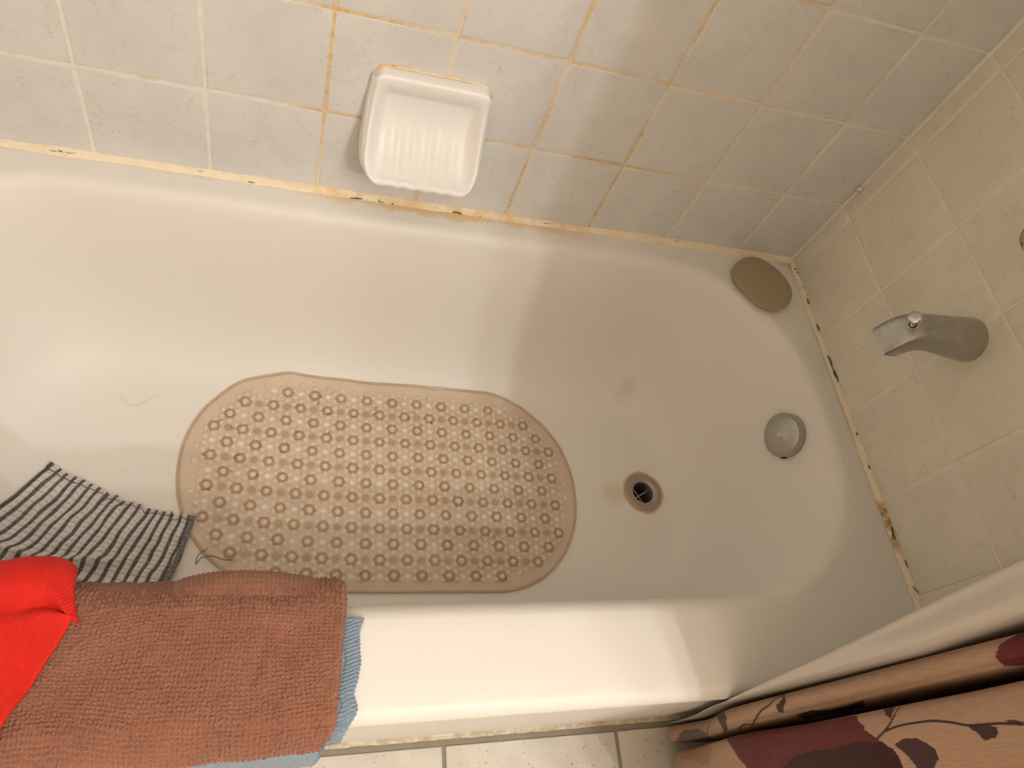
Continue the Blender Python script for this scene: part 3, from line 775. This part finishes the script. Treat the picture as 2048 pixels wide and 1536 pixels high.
# inner fold bulging out on the basin side
nx_, ns_ = 190, 60
u, v = np.meshgrid(np.linspace(0, 1, nx_), np.linspace(0, 1, ns_), indexing='ij')
Xf = -1.03 + .168 * u; hgt = np.sin(np.clip(u, 0, 1) ** .8 * math.pi) ** .7
S2 = S_TOP - .055 + .050 * v; O2_ = .0135 + .0110 * hgt * np.sin(math.pi * np.clip(v * 1.0, 0, 1)) ** .8 + .0016 * knit(Xf, S2, .0050, .0046) - .004 * (1 - hgt)
slab(Xf, S2, O2_, .006, 'fold', M['brown'], bt)
# --- stray loops and lint on the towel
parts = []
for k in range(30):
    x = random.uniform(-1.15, -.85); s = S_TOP + random.uniform(-.0, .145); L = random.uniform(.006, .03); a = random.uniform(0, 6.28); crv = random.uniform(-90, 90); pp = []
    for q in range(9):
        t = q / 8; a2 = a + crv * L * t; x += math.cos(a2) * L / 8; s += math.sin(a2) * L / 8
        y, z = prof(s, .0152 + .0028 * math.sin(t * math.pi)); pp.append((x, float(y), float(z)))
    parts.append(tube(pp, .00028, 4))
child('loose_threads', *merge(parts), M['lint'], bt, kind='stuff')
# frayed loops along the inner edge and the lower right corner
parts = []
for k in range(260):
    x = random.uniform(-1.1, -.85); s = S_TOP + random.uniform(-.012, .004); L = random.uniform(.002, .006); a = random.uniform(0, 6.28); pp = []
    for q in range(5):
        t = q / 4; y, z = prof(s, .013 + L * t); pp.append((x + .0018 * math.sin(a + 4 * t), float(y) + .0012 * math.cos(a + 5 * t), float(z)))
    parts.append(tube(pp, .0003, 3))
child('fringe', *merge(parts), M['brown'], bt, kind='stuff')

# --- red cloth
rc = empty('red_cloth', (-1.18, -.68, .03), label='bright red knitted cloth lying over the towel end', category='cloth')
PRR = crom([(-.601, -.060), (-.5995, -.030), (-.601, -.012), (-.607, -.0015), (-.616, .001), (-.635, .0015), (-.66, .001), (-.750, .001), (-.766, -.001), (-.779, -.007), (-.789, -.017), (-.796, -.032), (-.802, -.15)], 10)
PRRd = np.r_[0, np.cumsum(np.linalg.norm(np.diff(PRR, axis=0), axis=1))]
nx_, ns_ = 220, 260
u, v = np.meshgrid(np.linspace(0, 1, nx_), np.linspace(0, 1, ns_), indexing='ij')
S00 = float(np.interp(-.602, PRR[:, 0], PRRd)) if False else float(PRRd[40])      # arc length at y = -.602
# right hand edge of the cloth: x as a function of arc length from the top fold
se = np.array([-.055, -.030, -.012, -.002, .008, .030, .060, .100, .150, .20]); xe = np.array([-1.132, -1.124, -1.116, -1.110, -1.107, -1.111, -1.120, -1.137, -1.158, -1.180])
sr_ = -.055 + .255 * v; xr_ = np.interp(sr_, se, xe); X = -1.46 + (xr_ + 1.46) * u ** .7
top_dip = .013 * smoothstep(X, -1.150, -1.108) + .005 * smoothstep(-X, 1.17, 1.25)       # the upper outline sinks towards the tip
S = S00 + sr_ + top_dip * (1 - smoothstep(sr_, .0, .05))
OFF = .0215 + .0016 * fbm(X * 14, sr_ * 14, 0, 2, 21)
OFF += .0065 * np.exp(-((sr_ - .004) / .012) ** 2) * (1 - smoothstep(X, -1.125, -1.108))      # rolled upper fold
OFF -= .0060 * np.exp(-((sr_ - .020 + .22 * (X + 1.125)) / .0045) ** 2) * smoothstep(X, -1.175, -1.14)      # dark crease under the fold
OFF += .0045 * np.exp(-((sr_ - .033 + .25 * (X + 1.125)) / .009) ** 2) * smoothstep(X, -1.19, -1.15)
OFF += .0050 * np.exp(-((X + 1.190 - .30 * sr_) / .010) ** 2) * smoothstep(sr_, .01, .05) - .003 * np.exp(-((X + 1.172 - .30 * sr_) / .008) ** 2) * smoothstep(sr_, .01, .05)
OFF -= .0022 * (1 - smoothstep(xr_ - X, 0, .003))
_pr = (PR, PRd); PR, PRd = PRR, PRRd
slab(X, S, OFF, .0028, 'cloth_body', M['red'], rc, uv=(X / .25 + .5 * sr_ / .25, sr_ / .25),
     dy=-(.004 + .007 * smoothstep(-X, 1.165, 1.215) + .023 * smoothstep(X, -1.152, -1.106) ** 1.5) * (1 - smoothstep(sr_, .0, .04)))
PR, PRd = _pr

# ------------------------------------------------------------------ striped dishcloth on the tub bottom
sc_ = empty('dishcloth', (-1.15, -.45, ZT), label='white dishcloth with dark grey stripes on the tub bottom', category='cloth')
A = np.array((-1.262, -.345)); B = np.array((-1.045, -.433)); C_ = np.array((-1.078, -.562)); D_ = np.array((-1.37, -.50))
nx_, ns_ = 380, 240
u, v = np.meshgrid(np.linspace(0, 1, nx_), np.linspace(0, 1, ns_), indexing='ij')
def lerp2(a, b, t): return a[None, None, :] * (1 - t[..., None]) + b[None, None, :] * t[..., None]
top = lerp2(A, B, u); botm = lerp2(D_, C_, u)
Pq = top * (1 - v[..., None]) + botm * v[..., None]
bow = .010 * np.sin(math.pi * u) * (1 - v); Pq[..., 1] -= bow
wx = .0016 * vnoise(u * 9, v * 4, 0, 31); Pq[..., 0] += wx * v; Pq[..., 1] += .0022 * vnoise(u * 22, v * 3, 0, 33) * (1 - v) + .0015 * vnoise(u * 40, 0 * v, 0, 35) * (v < .1)
NS = 18; su = u * NS + .06 * vnoise(u * 14, v * 8, 0, 41)
fr = su % 1.0
bar = smoothstep(np.abs(fr - .22), .215, .165)
nc = 19; sv_ = v * nc + .05 * vnoise(u * 10, v * 20, 0, 43) - .3 * u; fv = sv_ % 1.0
crs = smoothstep(np.abs(fv - .5), .09, .04)
puff = np.sin(np.pi * np.clip((fr - .42) / .6, 0, 1)) * np.sin(np.pi * ((fv + .5) % 1.0)) ** .6
fold1 = .013 * np.exp(-((v - .70 - .10 * np.sin(u * 5)) / .05) ** 2) * smoothstep(u, .78, .55)
fold2 = .010 * np.exp(-((v - .86 + .06 * (u - .8)) / .035) ** 2) * smoothstep(u, .45, .55) * (1 - smoothstep(u, .84, .9))
Zq = surf_z(Pq[..., 0], Pq[..., 1]) + .0050 + .0024 * puff + .0022 * (fbm(u * 5, v * 4, 0, 3, 51) + .6) + fold1 + fold2 - .0008 * bar
Zq += .0022 * (v < .05) + .0018 * (u > .955)
Pq[..., 1] -= fold2 * .8
T = np.stack([Pq[..., 0], Pq[..., 1], Zq], -1).reshape(-1, 3); Bm = T - np.array((0, 0, .0022))
k = nx_ * ns_; gf = grid_faces(nx_, ns_, flip=True); F = gf + [tuple(reversed([i + k for i in f])) for f in gf]
bi = [i * ns_ for i in range(nx_)] + [(nx_ - 1) * ns_ + j for j in range(1, ns_)] + [i * ns_ + ns_ - 1 for i in range(nx_ - 2, -1, -1)] + [j for j in range(ns_ - 2, 0, -1)]
for q in range(len(bi)): a, b = bi[q], bi[(q + 1) % len(bi)]; F.append((a, b, b + k, a + k))
wht = np.array((.74, .71, .69)); drk = np.array((.080, .072, .075)); col = np.ones((nx_, ns_, 3)) * wht
spk = (rng.random((nx_, ns_)) > .62)
cf = np.clip(bar * (.78 + .22 * (1 - spk)), 0, 1); thin = crs * np.where(np.abs(fr - .22) < .22, .0, .55) * (rng.random((nx_, ns_)) > .25)
edge_b = smoothstep(u, .962, .972); edge_a = smoothstep(1 - u, .978, .986)
cf = np.maximum(np.maximum(cf, edge_b * (.7 + .3 * spk)), edge_a * (.7 + .3 * spk))
cf = np.maximum(cf, thin); cf = np.maximum(cf, (np.abs(v - .055) < .006) * .75)
col = col * (1 - cf[..., None]) + drk * cf[..., None]
core = (bar * crs)[..., None] * .6; col = col * (1 - core) + np.array((.02, .018, .02)) * core
o = child('cloth_body', np.vstack([T, Bm]), F, M['stripe'], sc_)
at = o.data.color_attributes.new('Col', 'FLOAT_COLOR', 'POINT')
cc4 = np.concatenate([np.tile(col.reshape(-1, 3), (2, 1)), np.ones((2 * k, 1))], 1); at.data.foreach_set('color', cc4.ravel())

# ------------------------------------------------------------------ shower curtain and liner
ZB, ZTOP = -.345, 1.55
def kx(z):  # horizontal squeeze: the hem swings towards the wall
    return 1 - .27 * smoothstep(-np.asarray(z, float), -.02, .33)
FAB = crom([(-.015, -.790), (-.12, -.787), (-.25, -.781), (-.325, -.7795), (-.340, -.783), (-.345, -.792), (-.341, -.800), (-.325, -.8055), (-.24, -.808), (-.16, -.810), (-.152, -.813), (-.20, -.8145), (-.30, -.8145), (-.342, -.8165),
            (-.356, -.827), (-.360, -.850), (-.356, -.880), (-.345, -.905), (-.31, -.925), (-.20, -.940), (-.12, -.948), (-.12, -.965), (-.24, -.975), (-.33, -.99), (-.35, -1.02), (-.30, -1.05), (-.15, -1.06), (-.03, -1.07)], 14)
_d = np.r_[0, np.cumsum(np.linalg.norm(np.diff(FAB, axis=0), axis=1))]
FABs = np.concatenate([np.linspace(0, .28, 60), np.linspace(.28, .42, 170)[1:], np.linspace(.42, .70, 60)[1:], np.linspace(.70, .88, 300)[1:], np.linspace(.88, _d[-1], 160)[1:]])
FAB = np.stack([np.interp(FABs, _d, FAB[:, 0]), np.interp(FABs, _d, FAB[:, 1])], 1)
def fab_point(i, z):
    x = FAB[i, 0] * kx(z); y = FAB[i, 1] + .0065 * np.clip(z, 0, .5) / .4 + .030 * smoothstep(z, .45, 1.5)
    s = FABs[i]
    x = x + .004 * vnoise(s * 10, z * 5, 0, 61)
    y = y + .0016 * vnoise(s * 12 + 50, z * 6, 0, 62)
    return x, y
nzf = 420; zz_ = np.concatenate([np.linspace(ZF + .022, .52, 560), np.linspace(.52, ZTOP, 91)[1:]]); nzf = len(zz_)
I, Zg = np.meshgrid(np.arange(len(FAB)), zz_, indexing='ij')
Xg, Yg = fab_point(I, Zg); Sg = FABs[I]
Zg2 = Zg + .004 * vnoise(Sg * 9, 0 * Sg, 0, 63) * (1 - smoothstep(Zg, ZB, ZB + .15))
BUR = np.array((.115, .014, .016)); BUR_SHADE = np.array((.035, .006, .008)); TAN = np.array((.43, .285, .195)); BRN = np.array((.055, .024, .026)); STM = np.array((.030, .016, .018))
colr = np.ones(Sg.shape + (3,)) * TAN
def lay(m, c):
    global colr
    m = m[..., None]; colr = colr * (1 - m) + c * m
def ell(cs, cz, ra, rb, ang=0., e=2.):
    ds_, dz_ = Sg - cs, Zg - cz; ca, sa = math.cos(ang), math.sin(ang); a = (ds_ * ca + dz_ * sa) / ra; b = (-ds_ * sa + dz_ * ca) / rb
    return (np.abs(a) ** e + np.abs(b) ** e) ** (1 / e)
def leaf(cs, cz, ra, rb, ang):
    ds_, dz_ = Sg - cs, Zg - cz; ca, sa = math.cos(ang), math.sin(ang); a = (ds_ * ca + dz_ * sa) / ra; b = (-ds_ * sa + dz_ * ca) / rb
    wdt = np.sqrt(np.clip(1 - a * a, 0, 1)) * (.72 - .28 * a); return smoothstep(np.abs(b) - wdt, .04, -.04) * (np.abs(a) < 1)
def stem(pts, w_):
    Q_ = crom(pts, 8); d = np.full(Sg.shape, 9.)
    for (a0, b0), (a1, b1) in zip(Q_[:-1], Q_[1:]):
        vx, vy = a1 - a0, b1 - b0; t = np.clip(((Sg - a0) * vx + (Zg - b0) * vy) / (vx * vx + vy * vy + 1e-12), 0, 1)
        d = np.minimum(d, np.hypot(Sg - a0 - t * vx, Zg - b0 - t * vy))
    return smoothstep(d, w_ * 1.3, w_ * .7)
def burgundy(cs, cz, ra, rb, ang=0.):
    e = ell(cs, cz, ra, rb, ang); m = smoothstep(e, 1.02, .98); lay(m, BUR)
    sw = np.abs(np.sin(26 * ell(cs, cz, ra, rb, ang) + 3.2 * vnoise(Sg * 60, Zg * 60, 0, 71) * 1.6)); lay(m * smoothstep(sw, .16, .05) * .45, np.array((.25, .07, .055)))
def poly(pts, c, w_=.0):
    px_, pz_ = np.array(pts)[:, 0], np.array(pts)[:, 1]; ins = np.zeros(Sg.shape, bool)
    sw_, zw_ = Sg + .0008 * vnoise(Sg * 300, Zg * 60, 0, 5), Zg
    for k in range(len(px_)):
        x0, z0, x1, z1 = px_[k - 1], pz_[k - 1], px_[k], pz_[k]
        cond = ((z0 > zw_) != (z1 > zw_)); xi = x0 + (zw_ - z0) * (x1 - x0) / ((z1 - z0) if abs(z1 - z0) > 1e-9 else 1e-9); ins ^= cond & (sw_ < xi)
    if c is BUR:
        lay(ins.astype(float), BUR); q = np.abs(fbm(Sg * 420, Zg * 55, 0, 2, 71)); lay(ins * smoothstep(q, .10, .03) * .5, np.array((.22, .065, .05)))
    else: lay(ins.astype(float), np.array(c))
#PATTERN-BEGIN
poly([(0.7391, -0.0834), (0.7476, -0.0566), (0.7626, -0.0297), (0.7801, -0.0028), (0.7927, -0.0028), (0.8114, 0.0872), (0.8156, 0.2294), (0.7933, 0.2546), (0.7849, 0.2546), (0.7777, 0.2499), (0.7704, 0.2388), (0.7632, 0.2278), (0.7518, 0.2151), (0.7349, 0.1962), (0.7355, 0.1962), (0.7349, 0.1504), (0.7295, 0.0556), (0.7325, -0.0155)], BUR)
poly([(0.7837, 0.0777), (0.7728, 0.1061), (0.771, 0.1646), (0.7686, 0.2151), (0.7704, 0.2388), (0.7783, 0.2499), (0.7855, 0.253), (0.7933, 0.2546), (0.8198, 0.2262), (0.8162, 0.0445)], BUR_SHADE)  # shadowed lower part of the burgundy, its shade painted into the print
poly([(0.7765, -0.1782), (0.7554, -0.1498), (0.7403, -0.1971), (0.7355, -0.2809), (0.756, -0.3409)], (.36,.20,.14))
poly([(0.7349, 0.2325), (0.7319, 0.2373), (0.7319, 0.2467), (0.7319, 0.2451), (0.7464, 0.2546), (0.753, 0.253), (0.7482, 0.2467), (0.7349, 0.2325)], BRN)
poly([(0.7698, 0.3336), (0.7692, 0.3415), (0.7704, 0.3541), (0.7734, 0.3605), (0.7759, 0.3589), (0.7783, 0.3557), (0.7801, 0.3447), (0.7759, 0.3415), (0.7722, 0.3383)], BRN)
poly([(0.7734, 0.253), (0.771, 0.2641), (0.7716, 0.2767), (0.7746, 0.2878), (0.7813, 0.2941), (0.7867, 0.2957), (0.7915, 0.291), (0.7975, 0.2846), (0.7951, 0.2688), (0.7867, 0.2657), (0.7783, 0.2578)], BRN)
poly([(0.7692, 0.3684), (0.7698, 0.3778), (0.7722, 0.3857), (0.7746, 0.3842), (0.7716, 0.3731)], BRN)
lay(stem([(0.768, 0.2341), (0.759, 0.2499), (0.7476, 0.2578), (0.7343, 0.2562), (0.7325, 0.2657)], .0012), STM)
lay(stem([(0.7626, 0.2436), (0.7596, 0.2625), (0.759, 0.2799), (0.7596, 0.3004), (0.7632, 0.3194), (0.7674, 0.3352), (0.7698, 0.362), (0.7734, 0.3842)], .0010), STM)
poly([(0.3396, -0.3314), (0.3347, -0.3156), (0.3347, -0.2619), (0.343, -0.2287), (0.3595, -0.2303), (0.3877, -0.2919), (0.3786, -0.2998), (0.386, -0.3282), (0.3579, -0.3504), (0.3529, -0.363), (0.3496, -0.3504)], (.15,.12,.11))
poly([(0.3247, -0.1261), (0.3247, -0.0755), (0.3355, -0.0502), (0.3512, -0.0787), (0.357, -0.1197), (0.3421, -0.0913), (0.3338, -0.1008)], BRN)
poly([(0.3347, 0.0714), (0.3305, 0.0809), (0.3231, 0.0824), (0.3338, 0.0903), (0.3438, 0.0777), (0.3421, 0.0698)], BRN)
poly([(0.3363, 0.3778), (0.3305, 0.3826), (0.3247, 0.3921), (0.3214, 0.4015), (0.3264, 0.411), (0.3562, 0.3952), (0.3488, 0.3747), (0.343, 0.3747)], BUR)
poly([(0.3537, 0.0888), (0.3496, 0.1235), (0.3604, 0.1393), (0.3537, 0.2009), (0.3935, 0.1551), (0.3935, 0.0588)], BRN)
lay(stem([(0.3479, -0.2303), (0.3322, -0.1861), (0.3239, -0.1624), (0.3239, -0.1261)], .0011), STM)
lay(stem([(0.362, -0.0613), (0.3496, -0.0155), (0.3546, 0.0129), (0.367, 0.0335), (0.3662, 0.0714)], .0012), STM)
lay(stem([(0.3604, -0.0139), (0.3388, 0.0366), (0.333, 0.0588), (0.3256, 0.0682), (0.3239, 0.0809)], .0012), STM)
#PATTERN-END
V = np.stack([Xg, Yg, Zg2], -1).reshape(-1, 3)
sc2 = empty('shower_curtain', (-.2, -.9, ZB), label='bunched tan shower curtain printed with burgundy and brown leaves', category='shower curtain')
o = child('fabric', V, grid_faces(len(FAB), nzf), M['curtain'], sc2)
at = o.data.color_attributes.new('Col', 'FLOAT_COLOR', 'POINT')
at.data.foreach_set('color', np.concatenate([colr.reshape(-1, 3), np.ones((colr.shape[0] * nzf, 1))], 1).ravel())
# liner: its leading fold widens upward and leans in over the tub rim
sl = empty('curtain_liner', (-.2, -.78, ZB), label='translucent white liner between shower curtain and tub', category='curtain liner')
nzl = 150; zl_ = np.linspace(ZB, ZTOP, nzl); V = []; npth = 60
for z in zl_:
    lean = .055 * float(np.clip((z + .02) / .50, 0, 1)) + .05 * float(smoothstep(z, .48, 1.6)) * 0; wd = .0015 + lean * .93 - .6 * max(0, z - .30) * .10 * (z < .5) - .012 * (z >= .5)
    yi = -.7745 + lean; k_ = float(kx(z)); xl_ = -.358
    pth = crom([(-.003, yi - .0), (-.15, yi + .001), (-.30, yi), (xl_ + .006, yi - .0005), (xl_, yi - wd * .3), (xl_ + .003, yi - wd * .8), (xl_ + .03, yi - wd), (-.20, yi - wd - .001), (-.02, yi - wd)], 10)
    for i in np.linspace(0, len(pth) - 1, npth).astype(int):
        V.append((pth[i][0] * k_ + .0012 * float(vnoise(i * .12, z * 5, 0, 81)), pth[i][1], z + .004 * math.sin(i * .5) * (z < ZB + .01)))
child('liner_sheet', V, grid_faces(nzl, npth), M['liner'], sl)
# curtain rod
rod = empty('curtain_rod', (-.76, -.78, 1.58), label='straight chrome curtain rod above the tub carrying the shower curtain', category='curtain rod')
V, F = tube([(XL, -.78, 1.58), (0, -.78, 1.58)], .0125, 20); child('rod', V, F, M['chrome_clean'], rod)

# ------------------------------------------------------------------ loose hair and grit
def hair(pts, r, off=(0, 0, 0)): return tube(crom(pts, 10), r, 4)
hm = empty('hair_strand', (-1.03, -.49, ZT), label='dark curled hair at the lower left edge of the bath mat', category='hair')
child('strand', *merge([hair([(-1.038, -.503, ZT + .001), (-1.030, -.495, ZT + .006), (-1.015, -.492, ZT + .006), (-1.000, -.497, ZT + .005), (-.985, -.498, ZT + .004)], .0006),
                        hair([(-1.038, -.503, ZT + .001), (-1.036, -.492, ZT + .006), (-1.024, -.480, ZT + .006)], .0005)]), M['hair'], hm)
hm = empty('hair_strand', (-1.16, -.22, ZT), label='fine looped hair on the bare tub bottom left of the mat', category='hair')
pts = [(-1.165 + .022 * math.cos(a), -.205 + .030 * math.sin(a), ZT + .0006) for a in np.linspace(.3, 5.3, 12)]
pts += [(-1.10, -.185, ZT + .0006), (-1.088, -.172, ZT + .0006)]
child('strand', *hair(pts, .00016), M['lint'], hm)
parts = []
for k in range(150):      # hair and grit caught between the bumps
    x, y = random.choice(big); x += random.gauss(0, .006); y += random.gauss(0, .006)
    if float(vnoise(x * 9, y * 9, 0, 91)) < .25: continue
    a = random.uniform(0, 6.28); pp = []; L = random.uniform(.004, .011); cv_ = random.uniform(-260, 260)
    for q in range(6):
        a += cv_ * L / 5; x += math.cos(a) * L / 5; y += math.sin(a) * L / 5; pp.append((x, y, float(mat_z(x, y)) + TH + .0014))
    parts.append(tube(pp, random.uniform(.0002, .0005), 4))
gr = child('grit_and_hair', *merge(parts), M['hair'], None)
gr['kind'] = 'stuff'; gr['label'] = 'dark grit and hair scattered on the bath mat'; gr['category'] = 'dirt'
